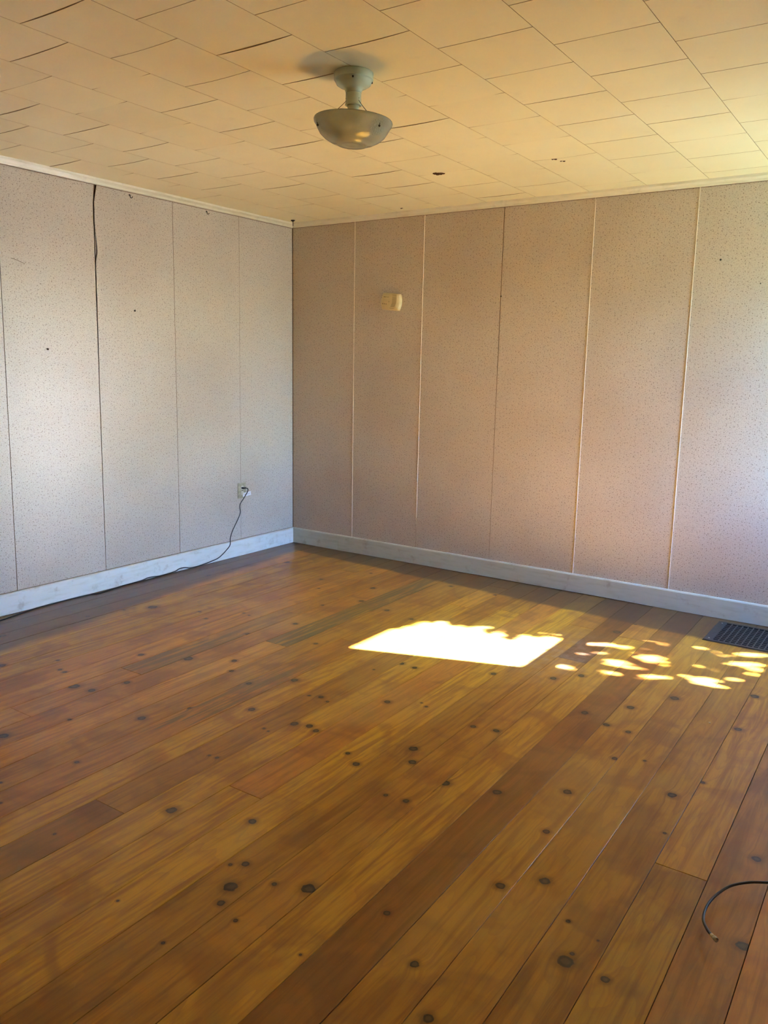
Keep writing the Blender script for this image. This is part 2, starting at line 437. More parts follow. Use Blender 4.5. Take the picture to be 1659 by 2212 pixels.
# raised cream strips on back wall seams, pale like edges catching light
for (b0, b1), wd, z0 in ((xs[1], 0.0010, ZB), (xs[2], 0.0009, 0.35), (xs[4], 0.0015, ZB), (xs[5], 0.0022, ZB), (xs[6], 0.004, ZB)):
    bm = bmesh.new(); vs = bbox(bm, -wd, wd, -0.0032, 0.0, z0, ZT+0.005)
    for v in vs:
        t = (v.co.z - ZB) / (ZT - ZB); v.co.x += b0 + (b1 - b0) * t + 0.001
    from_bm('bright_edge_strip', bm, M['strip'], wall_back)

# crown moulding: profile (out from wall, z)
prof = [(0, ZT-0.002), (0.006, ZT-0.003), (0.010, ZT+0.001), (0.012, ZT+0.010), (0.019, ZT+0.018), (0.024, ZT+0.022), (0.026, ZT+0.0345), (0, ZT+0.0345)]
def crown(name, axis, a, b_, sgn=1, off=0.0, pr=None, mat=None, jit=0.0):
    pr = pr or prof; n = len(pr); vs = []
    k = 14 if jit else 2
    for i in range(k):
        t = i/(k-1); s = a + (b_-a)*t
        for d, z in pr:
            # mitre at the corners
            e = s
            if i == 0: e = s + (d if b_ > a else -d)
            if i == k-1: e = s - (d if b_ > a else -d)
            dz = random.uniform(-jit, jit) if z < 0.01 else 0
            vs.append((off + sgn*d, e, z+dz) if axis == 'y' else (e, off + sgn*d, z+dz))
    fs = []
    for i in range(k-1):
        for j in range(n): fs.append((i*n+j, i*n+(j+1) % n, (i+1)*n+(j+1) % n, (i+1)*n+j))
    fs.append(tuple(range(n))); fs.append(tuple((k-1)*n+j for j in range(n))[::-1])
    bm = bmesh.new(); bv = [bm.verts.new(v) for v in vs]
    for f in fs: bm.faces.new([bv[q] for q in f])
    o = from_bm(name, bm, mat or M['crown']); o['kind'] = 'structure'
    return o
crown('trim_1', 'y', 0.0, YF, 1, 0.0005)
crown('trim_2', 'x', 0.0, L, -1, -0.0005)
crown('trim_3', 'y', 0.0, YF, -1, L)
crown('trim_4', 'x', 0.0, L, 1, YF)
bprof = [(0, 0.003), (0.018, 0.003), (0.018, 0.118), (0.014, 0.125), (0, 0.126)]
crown('baseboard_left', 'y', 0.0, YF, 1, 0.0006, bprof, M['base'], 0.002)
bb = crown('baseboard_back', 'x', 0.0, 0.487, -1, -0.0006, [(d, z) for d, z in bprof], M['base_back'], 0.0)
# square the joint end of the short board, then the long board next to it
for v in bb.data.vertices:
    if v.co.x > 0.3: v.co.x = 0.4865
b2 = crown('baseboard_back', 'x', 0.0, L, -1, -0.0006, bprof, M['base_back'], 0.002)
for v in b2.data.vertices:
    if v.co.x < 0.495: v.co.x = 0.4885
b2.parent = bb
crown('baseboard_right', 'y', 0.0, YF, -1, L, bprof, M['base'])
crown('baseboard_front', 'x', 0.0, L, 1, YF, bprof, M['base'])

for nm, x0, x1, y0, y1, z0, z1, par in (
        ('gap_shade_strip', 0.0006, 0.0024, YF+0.02, -0.003, 0.1262, 0.1290, 'baseboard_left'),
        ('gap_shade_strip', 0.0006, 0.0024, YF+0.02, -0.003, ZT-0.0062, ZT-0.0034, 'trim_1'),
        ('gap_shade_strip', 0.003, L-0.02, -0.0024, -0.0006, ZT-0.0055, ZT-0.0034, 'trim_2')):
    box(nm, x0, x1, y0, y1, z0, z1, M['edge'], bpy.data.objects[par])  # solid brown strips standing in for the shaded line of a gap

# ------------------------------------------------------------------ floor planks
KN = [[2.472,-2.235,0.0164],[2.599,-2.152,0.0061],[2.637,-2.174,0.0081],[2.202,-2.368,0.0145],[2.257,-2.39,0.0082],[2.151,-2.387,0.0083],[2.217,-2.756,0.0076],[2.249,-2.764,0.0056],[2.288,-2.649,0.0192],[2.351,-2.629,0.0171],[2.401,-2.646,0.0151],[2.804,-2.544,0.0198],[2.86,-2.638,0.0174],[2.897,-2.228,0.0134],[2.992,-2.206,0.0152],[2.622,-2.726,0.0106],[2.698,-2.775,0.0156],[2.991,-2.885,0.0127],[2.913,-2.894,0.0096],[3.218,-2.646,0.0179],[3.038,-2.699,0.0199],[3.009,-2.679,0.0034],[2.696,-1.647,0.0158],[2.954,-1.526,0.0178],[3.05,-1.409,0.018],[3.221,-1.815,0.0181],[3.495,-1.416,0.0232],[3.365,-1.64,0.0184],[3.428,-1.678,0.006],[3.338,-1.877,0.0155],[3.436,-1.891,0.0133],[3.469,-2.151,0.0124],[3.417,-2.198,0.0088],[3.332,-2.195,0.0072],[3.568,-2.1,0.0071],[3.417,-2.496,0.0179],[3.457,-2.774,0.0134],[3.382,-2.78,0.0076],[3.466,-2.705,0.0046],[3.79,-2.141,0.0101],[3.724,-2.297,0.0179],[4.041,-2.531,0.0156],[3.771,-2.555,0.006],[3.8,-1.588,0.0174],[3.788,-1.17,0.0213],[3.557,-3.015,0.0175],[3.462,-3.113,0.016],[3.371,-3.166,0.008],[3.264,-3.402,0.0113],[3.732,-3.29,0.0233],[3.735,-3.254,0.0071],[3.428,-3.521,0.0127],[3.486,-3.533,0.0113],[3.375,-3.527,0.0058],[3.545,-3.647,0.0148],[3.46,-3.688,0.0107],[3.48,-3.644,0.0043],[3.679,-3.142,0.0075],[3.772,-3.168,0.0036],[3.835,-3.292,0.0125],[4.086,-2.967,0.0193],[3.472,-3.175,0.0039],[2.84,-3.57,0.0224],[2.869,-3.636,0.0128],[2.799,-3.467,0.0138],[2.765,-3.495,0.0069],[3.025,-3.446,0.0224],[2.932,-3.487,0.0093],[2.394,-3.396,0.0215],[2.656,-3.287,0.0151],[2.633,-3.795,0.0051],[2.863,-3.834,0.0059],[3.176,-3.661,0.0047],[2.953,-3.664,0.0074],[2.207,-3.704,0.0058],[3.021,-3.66,0.0037],[3.016,-3.775,0.0035],[2.864,-3.505,0.004],[2.88,-3.493,0.0054],[3.423,-3.722,0.0053],[1.143,-2.499,0.0164],[1.371,-2.392,0.0279],[1.576,-2.277,0.0162],[1.662,-2.383,0.0134],[1.383,-2.777,0.0171],[1.333,-2.93,0.0188],[1.229,-2.948,0.0274],[1.746,-2.987,0.0193],[1.443,-3.416,0.0219],[1.825,-2.8,0.01],[1.858,-3.378,0.0103],[2.247,-3.046,0.0087],[2.21,-3.05,0.007],[2.049,-2.65,0.0179],[0.732,-2.997,0.0202],[0.882,-2.796,0.0092],[1.043,-2.868,0.011],[0.999,-2.863,0.0111],[1.519,-3.173,0.0096],[1.775,-3.625,0.0065],[1.901,-3.7,0.0062],[1.839,-2.447,0.0151],[0.544,-1.923,0.0308],[0.33,-2.754,0.0199],[0.395,-2.271,0.0134],[0.264,-1.195,0.0193],[0.834,-1.816,0.011],[0.963,-1.886,0.0107],[0.455,-2.064,0.0083],[1.738,-1.834,0.0123],[1.702,-1.107,0.0169],[1.914,-1.162,0.0136],[1.345,-0.753,0.0216],[1.464,-1.043,0.0175],[0.425,-0.566,0.0277],[1.432,-1.643,0.0159],[1.342,-1.938,0.0152],[1.109,-0.441,0.0099],[1.354,-0.197,0.0134],[0.936,-0.789,0.0128],[1.072,-0.982,0.0092],[1.328,-1.263,0.0114],[1.116,-1.69,0.0082],[1.06,-1.675,0.0083],[2.263,-1.803,0.0162],[2.347,-1.811,0.0137],[2.201,-1.953,0.0068],[1.98,-2.29,0.0196],[2.968,-0.648,0.0263],[3.006,-0.44,0.0108],[1.735,-0.387,0.0125],[2.073,-0.393,0.0121]]
SP = 0.152
def seam(k, y): return 3.354 + SP*k - 0.0167*(y+3.8)
JO = {-8: [-3.5], -6: [-3.167], -14: [-3.25, -2.673, -1.489], -12: [-1.965], -16: [-0.50], -9: [-0.757, -0.215], -7: [-0.67], -4: [-0.68], -3: [-1.236], -2: [-0.717], 3: [-2.735], -10: [-1.69]}
TONE = {(-3, 1): (-0.95, 1.0), (-3, 0): (-0.1, 0.5), (-8, 0): (-0.55, 0.9), (-12, 1): (-0.35, 0.3), (-1, 0): (-0.6, 1.0), (-2, 0): (0.1, 0.2), (0, 0): (-0.1, 0.3), (-5, 0): (0.25, 0.0), (-7, 0): (0.2, 0.0), (-9, 0): (0.15, 0.1), (-4, 0): (-0.25, 0.4)}
STAIN = {(-12, 1): (-2.1, 0.1, 0.95), (-14, 2): (-2.75, -1.5, 0.75), (-10, 0): (-2.95, -1.75, 0.85), (-14, 1): (-3.4, -3.2, 0.0)}
for k in range(-23, 11):
    cuts = [YF-0.01] + JO.get(k, []) + [0.008]
    for s in range(len(cuts)-1):
        ya, yb = cuts[s], cuts[s+1]
        pts = []
        for (kk, yy) in ((k, ya), (k+1, ya), (k+1, yb), (k, yb)):
            pts.append([seam(kk, yy), yy])
        gap = 0.0007 + 0.0006*random.random()
        pts[0][0] += gap; pts[3][0] += gap; pts[1][0] -= gap; pts[2][0] -= gap
        pts[0][1] += 0.001; pts[1][1] += 0.001; pts[2][1] -= 0.001; pts[3][1] -= 0.001
        for p in pts: p[0] = min(max(p[0], -0.008), L)
        if pts[1][0]-pts[0][0] < 0.01 and pts[2][0]-pts[3][0] < 0.01: continue
        if pts[1][0]-pts[0][0] < 0.004: pts[1][0] = pts[0][0]+0.004
        if pts[2][0]-pts[3][0] < 0.004: pts[2][0] = pts[3][0]+0.004
        h = random.uniform(-0.0006, 0.0); c = 0.0007
        cxm = sum(p[0] for p in pts)/4; cym = sum(p[1] for p in pts)/4
        def ins(p): return [p[0] + (c if p[0] < cxm else -c), p[1] + (c if p[1] < cym else -c)]
        vs = [(p[0], p[1], -0.021) for p in pts] + [(p[0], p[1], h-c*0.8) for p in pts] + [(*ins(p), h) for p in pts]
        fs = [(3, 2, 1, 0)]
        for i in range(4):
            j = (i+1) % 4; fs.append((i, j, j+4, i+4)); fs.append((i+4, j+4, j+8, i+8))
        fs.append((8, 9, 10, 11))
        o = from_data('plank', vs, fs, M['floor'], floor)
        t, hu = TONE.get((k, s), (random.uniform(-0.35, 0.35), random.random()*0.8))
        o['tone'] = float(t); o['hue'] = float(hu)
        o['stain'] = [float(q) for q in STAIN.get((k, s), (50.0, 60.0, 0.0))]
        mine = [q for q in KN if seam(k, q[1])-q[2]*0.3 < q[0] < seam(k+1, q[1])+q[2]*0.3 and ya-0.05 < q[1] < yb+0.05]
        # boards the photograph does not show get a few knots of their own
        if k > 6 or k < -21 or ya > 0:
            mine = [[seam(k, y_)+SP*random.uniform(0.2, 0.8), y_, random.uniform(0.006, 0.018)] for y_ in [random.uniform(ya, yb) for _ in range(5)]]
        else:
            for _ in range(2):
                y_ = random.uniform(YF, -4.2); 
                if ya < y_: mine.append([seam(k, y_)+SP*random.uniform(0.2, 0.8), y_, random.uniform(0.006, 0.018)])
        mine = sorted(mine, key=lambda q: -q[2])[:NK]
        for i in range(NK):
            o['k%d' % i] = [float(v) for v in mine[i]] if i < len(mine) else [90.0, 90.0, 0.001]

# ------------------------------------------------------------------ ceiling tiles
def tile_xy(u, v): return (3.128 + 0.352*u - 0.012*(v+1.8), v)
SPY = 0.3545
for cu in range(-10, 6):
    phase = -2.474 if cu % 2 else -2.30
    for j in range(-12, 9):
        v0 = phase + SPY*j; v1 = v0 + SPY
        if v1 < YF+0.02 or v0 > -0.02: continue
        nx, ny = 6, 3
        x_a = tile_xy(cu, 0)[0]
        if tile_xy(cu+1, v0)[0] < 0.02 or x_a > L-0.02: continue
        warp = 0.0045 if (cu < -1) else 0.0012
        s0 = random.uniform(0.0, warp); s1 = random.uniform(0.2, 1.0)*warp
        gx, gy = 0.0010, 0.0019
        vs = []; fs = []
        for b_ in (0, 1):
            for iy in range(ny+1):
                for ix in range(nx+1):
                    fu = ix/nx; fv = iy/ny
                    X, Y = tile_xy(cu + gx/0.352 + fu*(1-2*gx/0.352), v0+gy+fv*(SPY-2*gy))
                    z = ZC + 0.011 if b_ else ZC - (s0*(1-fv)**2 + s1*fv**2)*(1-(2*fu-1)**2)
                    X = min(max(X, -0.008), L+0.0); Y = min(max(Y, YF), 0.008)
                    vs.append((X, Y, z))
        N = (nx+1)*(ny+1)
        def id_(b_, iy, ix): return b_*N + iy*(nx+1) + ix
        for iy in range(ny):
            for ix in range(nx):
                fs.append((id_(0, iy, ix), id_(0, iy+1, ix), id_(0, iy+1, ix+1), id_(0, iy, ix+1)))
        for ix in range(nx):
            fs.append((id_(0, 0, ix), id_(0, 0, ix+1), id_(1, 0, ix+1), id_(1, 0, ix)))
            fs.append((id_(0, ny, ix+1), id_(0, ny, ix), id_(1, ny, ix), id_(1, ny, ix+1)))
        for iy in range(ny):
            fs.append((id_(0, iy+1, 0), id_(0, iy, 0), id_(1, iy, 0), id_(1, iy+1, 0)))
            fs.append((id_(0, iy, nx), id_(0, iy+1, nx), id_(1, iy+1, nx), id_(1, iy, nx)))
        o = from_data('ceiling_tile', vs, fs, M['tile'], ceiling); o.data.materials.append(M['tile_edge'])
        for q_ in range(nx*ny, len(fs)): o.data.polygons[q_].material_index = 1

# ------------------------------------------------------------------ window (right wall)
win = structure(box('window_1', L-0.018, L, WY0-0.09, WY0, WZ0-0.02, WZ1+0.09, M['sash']))
def wpart(nm, *a): return box(nm, *a, M['sash'], win)
wpart('casing', L-0.018, L, WY1, -0.002, WZ0-0.02, WZ1+0.09)
wpart('casing', L-0.018, L, WY0, WY1, WZ1, WZ1+0.09)
wpart('window_sill', L-0.05, L+0.05, WY0-0.10, -0.022, WZ0-0.03, WZ0)
for (z0, z1, xo, g0, g1) in ((WZ0, 1.45, L+0.005, 0.75, 1.373), (1.41, WZ1, L+0.04, 1.487, 2.10)):
    bm = bmesh.new()
    bbox(bm, xo, xo+0.03, WY0, -0.754, z0, z1); bbox(bm, xo, xo+0.03, -0.10, WY1, z0, z1)
    bbox(bm, xo, xo+0.03, -0.754, -0.10, z0, g0); bbox(bm, xo, xo+0.03, -0.754, -0.10, g1, z1)
    sh = from_bm('sash', bm, M['sash'], win)
    box('pane', xo+0.013, xo+0.016, -0.754, -0.10, g0, g1, M['glass'], sh)

# ------------------------------------------------------------------ outside: lawn and the tree that dapples the sun
structure(box('ground', -30, 60, -45, 45, -0.75, -0.62, M['lawn']))
HOLES = [(2.91,-1.446,0.027,0.025),(2.915,-1.341,0.033,0.039),(2.968,-1.363,0.046,0.026),(2.915,-0.934,0.05,0.039),(2.991,-0.894,0.063,0.039),(3.084,-0.869,0.05,0.031),(3.165,-0.889,0.034,0.022),(3.026,-1.03,0.053,0.022),(2.943,-1.11,0.048,0.022),(3.248,-0.964,0.081,0.064),(3.135,-1.133,0.07,0.061),(3.217,-1.151,0.065,0.027),(3.109,-1.296,0.032,0.019),(3.183,-1.293,0.036,0.019),(3.344,-1.209,0.094,0.032),(3.388,-1.285,0.066,0.018),(3.408,-1.038,0.023,0.013),(3.461,-1.113,0.045,0.019),(3.56,-1.119,0.067,0.069),(3.641,-1.151,0.035,0.018),(3.473,-0.941,0.042,0.028),(3.571,-0.93,0.055,0.02),(3.57,-0.876,0.023,0.014),(3.662,-1.005,0.045,0.026),(3.725,-1.059,0.035,0.019),(3.437,-0.645,0.025,0.016),(3.57,-0.667,0.049,0.023),(3.668,-0.584,0.097,0.038),(3.666,-0.754,0.106,0.043),(3.73,-0.802,0.058,0.035),(3.722,-0.878,0.041,0.027)]
EDGE = [(1.70,-1.42),(1.857,-1.40),(1.90,-1.285),(1.95,-1.33),(1.975,-1.203),(2.0,-1.113),(2.124,-1.076),(2.20,-1.129),(2.25,-1.06),(2.288,-1.058),(2.375,-1.073),(2.457,-1.081),(2.54,-1.131),(2.58,-1.032),(2.676,-1.022),(2.71,-0.95),(2.80,-0.95)]
def edge_y(x):
    for (a, ya), (b_, yb) in zip(EDGE, EDGE[1:]):
        if a <= x <= b_: return (ya + (yb-ya)*(x-a)/(b_-a))*1.35 + 0.35*1.12 + 0.045*math.sin(x*52) + 0.03*math.sin(x*91+1)
    return -9.0
HOLES = [h + (random.uniform(5.2, 6.6),) for h in HOLES]
_h = random.Random(3)
HOLES += [(_h.uniform(2.9, 3.75), _h.uniform(-1.32, -0.55), _h.uniform(0.018, 0.030), _h.uniform(0.017, 0.026), 5.0) for _ in range(22)]
rr = random.Random(5)
lv = []; lf = []
def add_leaf(c, size):
    ax = Vector((rr.gauss(0, 1), rr.gauss(0, 1), rr.gauss(0, 1))).normalized()
    # leaves hang mostly broadside to the light
    nrm = (TO_SUN + ax*0.55).normalized()
    a = nrm.orthogonal().normalized(); a.rotate(Matrix.Rotation(rr.uniform(0, 2*PI), 3, nrm)); b_ = nrm.cross(a)
    i = len(lv)
    for (p, q_, h) in ((-1, 0, 0), (-0.35, 0.42, 0.08), (0.35, 0.36, 0.05), (1, 0, -0.1), (0.35, -0.36, 0.05), (-0.35, -0.42, 0.08)):
        lv.append(c + a*p*size + b_*q_*size + nrm*h*size)
    lf.append((i, i+1, i+2, i+3)); lf.append((i, i+3, i+4, i+5))
axu = Vector((0.8245, 0.5656)); axv = Vector((-0.5656, 0.8245))
def shade(x, y, t, mrg):
    if x < 2.80:
        return y > edge_y(x) + mrg*0.6 and y < 0.1
    for (hx, hy, a, b_, ht) in HOLES:
        d = Vector((x-hx, y-hy)); uu = abs(d.dot(axu)); vv = abs(d.dot(axv))
        ra = max(a-0.017, 0.004)+mrg; rb = max(b_-0.016, 0.003)+mrg
        if (uu/ra)**2 + (vv/rb)**2 < 1: return False
    return True
n = 0; tries = 0
while n < 15000 and tries < 90000:
    tries += 1
    x = rr.uniform(1.70, 4.10); y = rr.uniform(-1.75, -0.15)
    if x < 2.80 and y < -1.45: continue
    t = rr.uniform(3.7, 5.2); sz = rr.uniform(0.022, 0.042)
    if rr.random() < 0.35: sz *= 0.55
    if not shade(x, y, t, sz*0.42): continue
    add_leaf(Vector((x, y, 0)) + TO_SUN*t, sz); n += 1
for _ in range(2600):                              # the rest of the crown, clear of the window's beam
    c = Vector((9.3 + rr.gauss(0, 1.3), 3.4 + rr.gauss(0, 1.1), 4.6 + rr.gauss(0, 0.8)))
    p = c - TO_SUN*(c.z/TO_SUN.z)
    if 1.6 < p.x < 4.0 and -1.95 < p.y < 0.1: continue
    add_leaf(c, rr.uniform(0.05, 0.09))
tree = empty('broadleaf_tree', (10.6, 4.3, -0.62), 'green broadleaf tree growing on the lawn outside the window', 'tree')
fo = from_data('foliage', [v - Vector(tree.location) for v in lv], lf, M['leaf'], tree); fo['kind'] = 'stuff'
tube('trunk', [(0, 0, -0.05), (0.05, 0.05, 1.5), (-0.1, 0, 3.2), (-0.5, -0.2, 4.6), (-0.9, -0.5, 5.6)], 0.13, M['bark'], tree, 12, 4)
tube('branch', [(-0.1, 0, 3.2), (-0.9, -0.2, 4.2), (-1.6, -0.3, 5.3)], 0.05, M['bark'], tree, 8, 4)
tube('branch', [(-0.1, 0, 3.4), (0.5, 0.7, 4.4), (1.0, 1.2, 5.2)], 0.05, M['bark'], tree, 8, 4)

# ------------------------------------------------------------------ ceiling light
FX, FY = 2.401, -2.439
lt = empty('ceiling_light', (FX, FY, ZC-0.001), 'cream enamel ceiling light with a frosted pressed-glass bowl hung on thin wires', 'ceiling light')
lathe('canopy', [(0, 0), (0.070, 0), (0.0735, -0.003), (0.0735, -0.0255), (0.0725, -0.0275), (0.0690, -0.0280), (0.0685, -0.033), (0.064, -0.042), (0.053, -0.049), (0.0415, -0.0535), (0.0345, -0.058), (0.0310, -0.065), (0.0295, -0.072), (0, -0.072)], M['ceramic'], lt, 64)
lathe('neck', [(0.0, -0.0725), (0.0285, -0.0725), (0.0290, -0.076), (0.0290, -0.108), (0.0310, -0.110), (0.0310, -0.114), (0.0270, -0.116), (0.025, -0.112), (0.0, -0.112)], M['ceramic'], lt, 48)
lathe('socket', [(0.0, -0.1125), (0.022, -0.1125), (0.022, -0.120), (0.0195, -0.128), (0.0225, -0.150), (0.024, -0.165), (0.0, -0.166)], M['ceramic'], lt, 32)
for a in (fa, fa + PI/2, fa + PI*1.25):
    d = Vector((math.cos(a), math.sin(a), 0))
    p = Vector((0, 0, -0.0345)) + d*0.067
    tube('canopy_screw', [p - d*0.006, p + d*0.0045], 0.0032, M['wire'], lt, 10, 1)
# bowl: pressed glass, slightly tilted
inner = [(0.0, -0.074), (0.050, -0.073), (0.078, -0.065), (0.101, -0.053), (0.119, -0.037), (0.126, -0.028), (0.135, -0.012), (0.140, 0.004)]
outer = [(0.147, 0.0045), (0.1485, 0.000), (0.1465, -0.008), (0.140, -0.016), (0.134, -0.028), (0.123, -0.046), (0.105, -0.0615), (0.082, -0.0735), (0.060, -0.0790), (0.056, -0.0835), (0.050, -0.0800), (0.044, -0.0835), (0.038, -0.0810), (0.020, -0.0830), (0.0, -0.0835)]
bowl = lathe('glass_bowl', inner + outer, M['bowl'], lt, 96)
bowl.location = (0, 0, -0.172)
tilt = Matrix.Rotation(math.radians(2.6), 4, Vector((-0.563, 0.826, 0)))
bowl.rotation_euler = tilt.to_euler()
for a in BOWL_ANG:
    d = Vector((math.cos(a), math.sin(a), 0))
    pin = tilt @ (d*0.131 + Vector((0, 0, -0.030))) + Vector((0, 0, -0.172))
    top = d*0.0285 + Vector((0, 0, -0.105))
    tube('hanger_wire', [d*0.0300 + Vector((0, 0, -0.092)), d*0.0305 + Vector((0, 0, -0.104)), top*0.55 + pin*0.45, pin], 0.0011, M['wire'], lt, 6, 3)
    p2 = tilt @ (d*0.1365 + Vector((0, 0, -0.031))) + Vector((0, 0, -0.172))
    bm = bmesh.new(); bmesh.ops.create_uvsphere(bm, u_segments=12, v_segments=8, radius=0.0042)
    bmesh.ops.translate(bm, verts=bm.verts[:], vec=p2)
    from_bm('bead', bm, M['wire'], lt, True)
    tube('pull_hook', [p2, p2 + Vector((0, 0, 0.010)) + d*0.002], 0.0012, M['wire'], lt, 6, 1)

# ------------------------------------------------------------------ gas alarm on the back wall
al = empty('gas_alarm', (0.958, -0.0005, 1.915), 'yellowed plastic gas alarm hung askew on the darker wall left of centre', 'alarm')
al.rotation_euler = (0, math.radians(5.0), 0)
def outline(sx, sz, n=7):
    pts = []
    W2, H2, bow = 0.070*sx, 0.058*sz, 0.0135*sx
    for i in range(n+1):                            # right side, bottom to top (bowed out)
        t = i/n; z = -H2 + 2*H2*t; pts.append((W2 + bow*(1-(2*t-1)**2), z))
    for i in range(1, n):                           # top, slightly domed
        t = i/n; pts.append((W2 - 2*W2*t, H2 + 0.003*(1-(2*t-1)**2)))
    for i in range(n+1):
        t = i/n; z = H2 - 2*H2*t; pts.append((-W2 - bow*(1-(2*t-1)**2), z))
    for i in range(1, n):
        t = i/n; pts.append((-W2 + 2*W2*t, -H2 - 0.003*(1-(2*t-1)**2)))
    return pts
rings = [(0.95, 0.95, 0.0), (0.98, 0.97, -0.004), (1.0, 1.0, -0.006), (1.0, 1.0, -0.026), (0.985, 0.98, -0.033), (0.94, 0.93, -0.037), (0.60, 0.6, -0.040)]
vs = []; fs = []
for sx, sz, y in rings: vs += [(x, y, z) for x, z in outline(sx, sz)]
nn = len(outline(1, 1))
for r_ in range(len(rings)-1):
    for i in range(nn):
        j = (i+1) % nn; fs.append((r_*nn+i, r_*nn+j, (r_+1)*nn+j, (r_+1)*nn+i))
fs.append(tuple(range(nn))[::-1]); fs.append(tuple((len(rings)-1)*nn+i for i in range(nn)))
bm = bmesh.new(); bv = [bm.verts.new(v) for v in vs]
for f in fs: bm.faces.new([bv[i] for i in f])
from_bm('case', bm, M['plastic'], al, True)
def disc(name, x, z, r, y, mat, par, seg=16, h=0.0008):
    bm = bmesh.new()
    bmesh.ops.create_cone(bm, cap_ends=True, segments=seg, radius1=r, radius2=r, depth=h, matrix=Matrix.Translation((x, y, z)) @ Matrix.Rotation(PI/2, 4, 'X'))
    return from_bm(name, bm, mat, par)
for x in (-0.062, -0.047, -0.032): disc('indicator_light', x, -0.018, 0.0032, -0.0385, M['ink'], al, 16, 0.0032)
lathe('test_button', [(0.0, 0.0), (0.010, 0.0), (0.011, 0.0015), (0.012, 0.0), (0.0135, 0.0)], M['plastic'], al, 24).matrix_local = Matrix.Translation((-0.008, -0.0403, -0.001)) @ Matrix.Rotation(PI/2, 4, 'X')
disc('button_mark', -0.008, -0.001, 0.003, -0.0406, M['groove'], al)
for i in range(17):
    z = 0.046 - i*0.0057
    x0 = 0.0145 + 0.004*(1 - (z/0.05)**2) - max(0, -z-0.01)*0.40
    box('vent_slot', x0, x0+0.036, -0.0405 if abs(z) < 0.036 else -0.0392, -0.036, z-0.0013, z+0.0013, M['groove'], al)
txt = bpy.data.curves.new('brand_mark', 'FONT'); txt.body = 'Nighthawk'; txt.size = 0.0098; txt.extrude = 0.0004; txt.offset = 0.0001; txt.shear = 0.2
to = bpy.data.objects.new('brand_mark', txt); C.objects.link(to); to.parent = al; txt.materials.append(M['ink'])
bpy.context.view_layer.update()
bme = bpy.data.meshes.new_from_object(to.evaluated_get(bpy.context.evaluated_depsgraph_get())); bpy.data.objects.remove(to)
to = link('brand_mark', bme, M['ink'], al)
to.location = (-0.057, -0.0396, 0.028); to.rotation_euler = (PI/2, 0, 0)

# ------------------------------------------------------------------ outlet, cord, label
ou = empty('wall_outlet', (0.0012, -0.597, 0.503), 'grimy ivory wall outlet with a black cord plugged into it', 'outlet')
pl = box('cover_plate', 0.0, 0.0055, -0.043, 0.043, -0.059, 0.059, M['plate'], ou, 0.0018)
bm = bmesh.new(); bmesh.ops.create_cone(bm, cap_ends=True, segments=24, radius1=0.0165, radius2=0.016, depth=0.003, matrix=Matrix.Translation((0.0065, 0.002, 0.021)) @ Matrix.Rotation(PI/2, 4, 'Y'))
from_bm('receptacle', bm, M['recept'], ou)
bm = bmesh.new(); bmesh.ops.create_cone(bm, cap_ends=True, segments=24, radius1=0.0165, radius2=0.016, depth=0.003, matrix=Matrix.Translation((0.0065, 0.002, -0.020)) @ Matrix.Rotation(PI/2, 4, 'Y'))
from_bm('receptacle', bm, M['recept'], ou)
bm = bmesh.new(); bmesh.ops.create_cone(bm, cap_ends=True, segments=12, radius1=0.0035, radius2=0.003, depth=0.0015, matrix=Matrix.Translation((0.0062, 0.002, 0.0005)) @ Matrix.Rotation(PI/2, 4, 'Y'))
from_bm('cover_screw', bm, M['nail'], ou)
cd = empty('power_cord', (0.010, -0.595, 0.524), 'thin black power cord hanging from the outlet and trailing along the baseboard', 'cord')
def rel(o, pts): return [Vector(p) - Vector(o.location) for p in pts]
o = box('plug', -0.0005, 0.026, -0.014, 0.013, -0.007, 0.006, M['black'], cd, 0.002)
cpts = [(0.032, -0.588, 0.524), (0.048, -0.578, 0.518), (0.052, -0.584, 0.497), (0.048, -0.625, 0.447), (0.052, -0.668, 0.405), (0.054, -0.668, 0.345), (0.055, -0.698, 0.295), (0.055, -0.728, 0.255), (0.055, -0.757, 0.213), (0.055, -0.777, 0.165), (0.055, -0.780, 0.118), (0.052, -0.812, 0.085),
        (0.048, -0.885, 0.040), (0.040, -0.945, 0.024), (0.036, -1.02, 0.014), (0.032, -1.10, 0.008), (0.030, -1.16, 0.010), (0.026, -1.20, 0.020), (0.026, -1.25, 0.022), (0.026, -1.30, 0.010), (0.024, -1.42, 0.006), (0.024, -1.48, 0.011), (0.024, -1.53, 0.013), (0.026, -1.59, 0.006), (0.030, -1.75, 0.0045), (0.050, -1.90, 0.003), (0.050, -1.96, 0.003), (0.028, -2.02, 0.003), (0.024, -2.19, 0.003), (0.030, -2.36, 0.003), (0.062, -2.52, 0.003), (0.085, -2.65, 0.003), (0.06, -2.9, 0.003), (0.05, -3.2, 0.003)]
tube('cord', rel(cd, cpts), 0.0036, M['black'], cd, 8, 5)
tg = empty('paper_label', (0.006, -0.585, 0.470), 'white printed paper label flag sticking out beside the outlet', 'label')
o = box('label_strip', 0.002, 0.0032, -0.006, 0.075, -0.018, 0.012, M['tag'], tg); tg.rotation_euler = (math.radians(6), 0, math.radians(-6))
for i in range(5): box('printed_mark', 0.0033, 0.0035, 0.012+i*0.011, 0.0165+i*0.011, -0.006, 0.001, M['print'], tg)

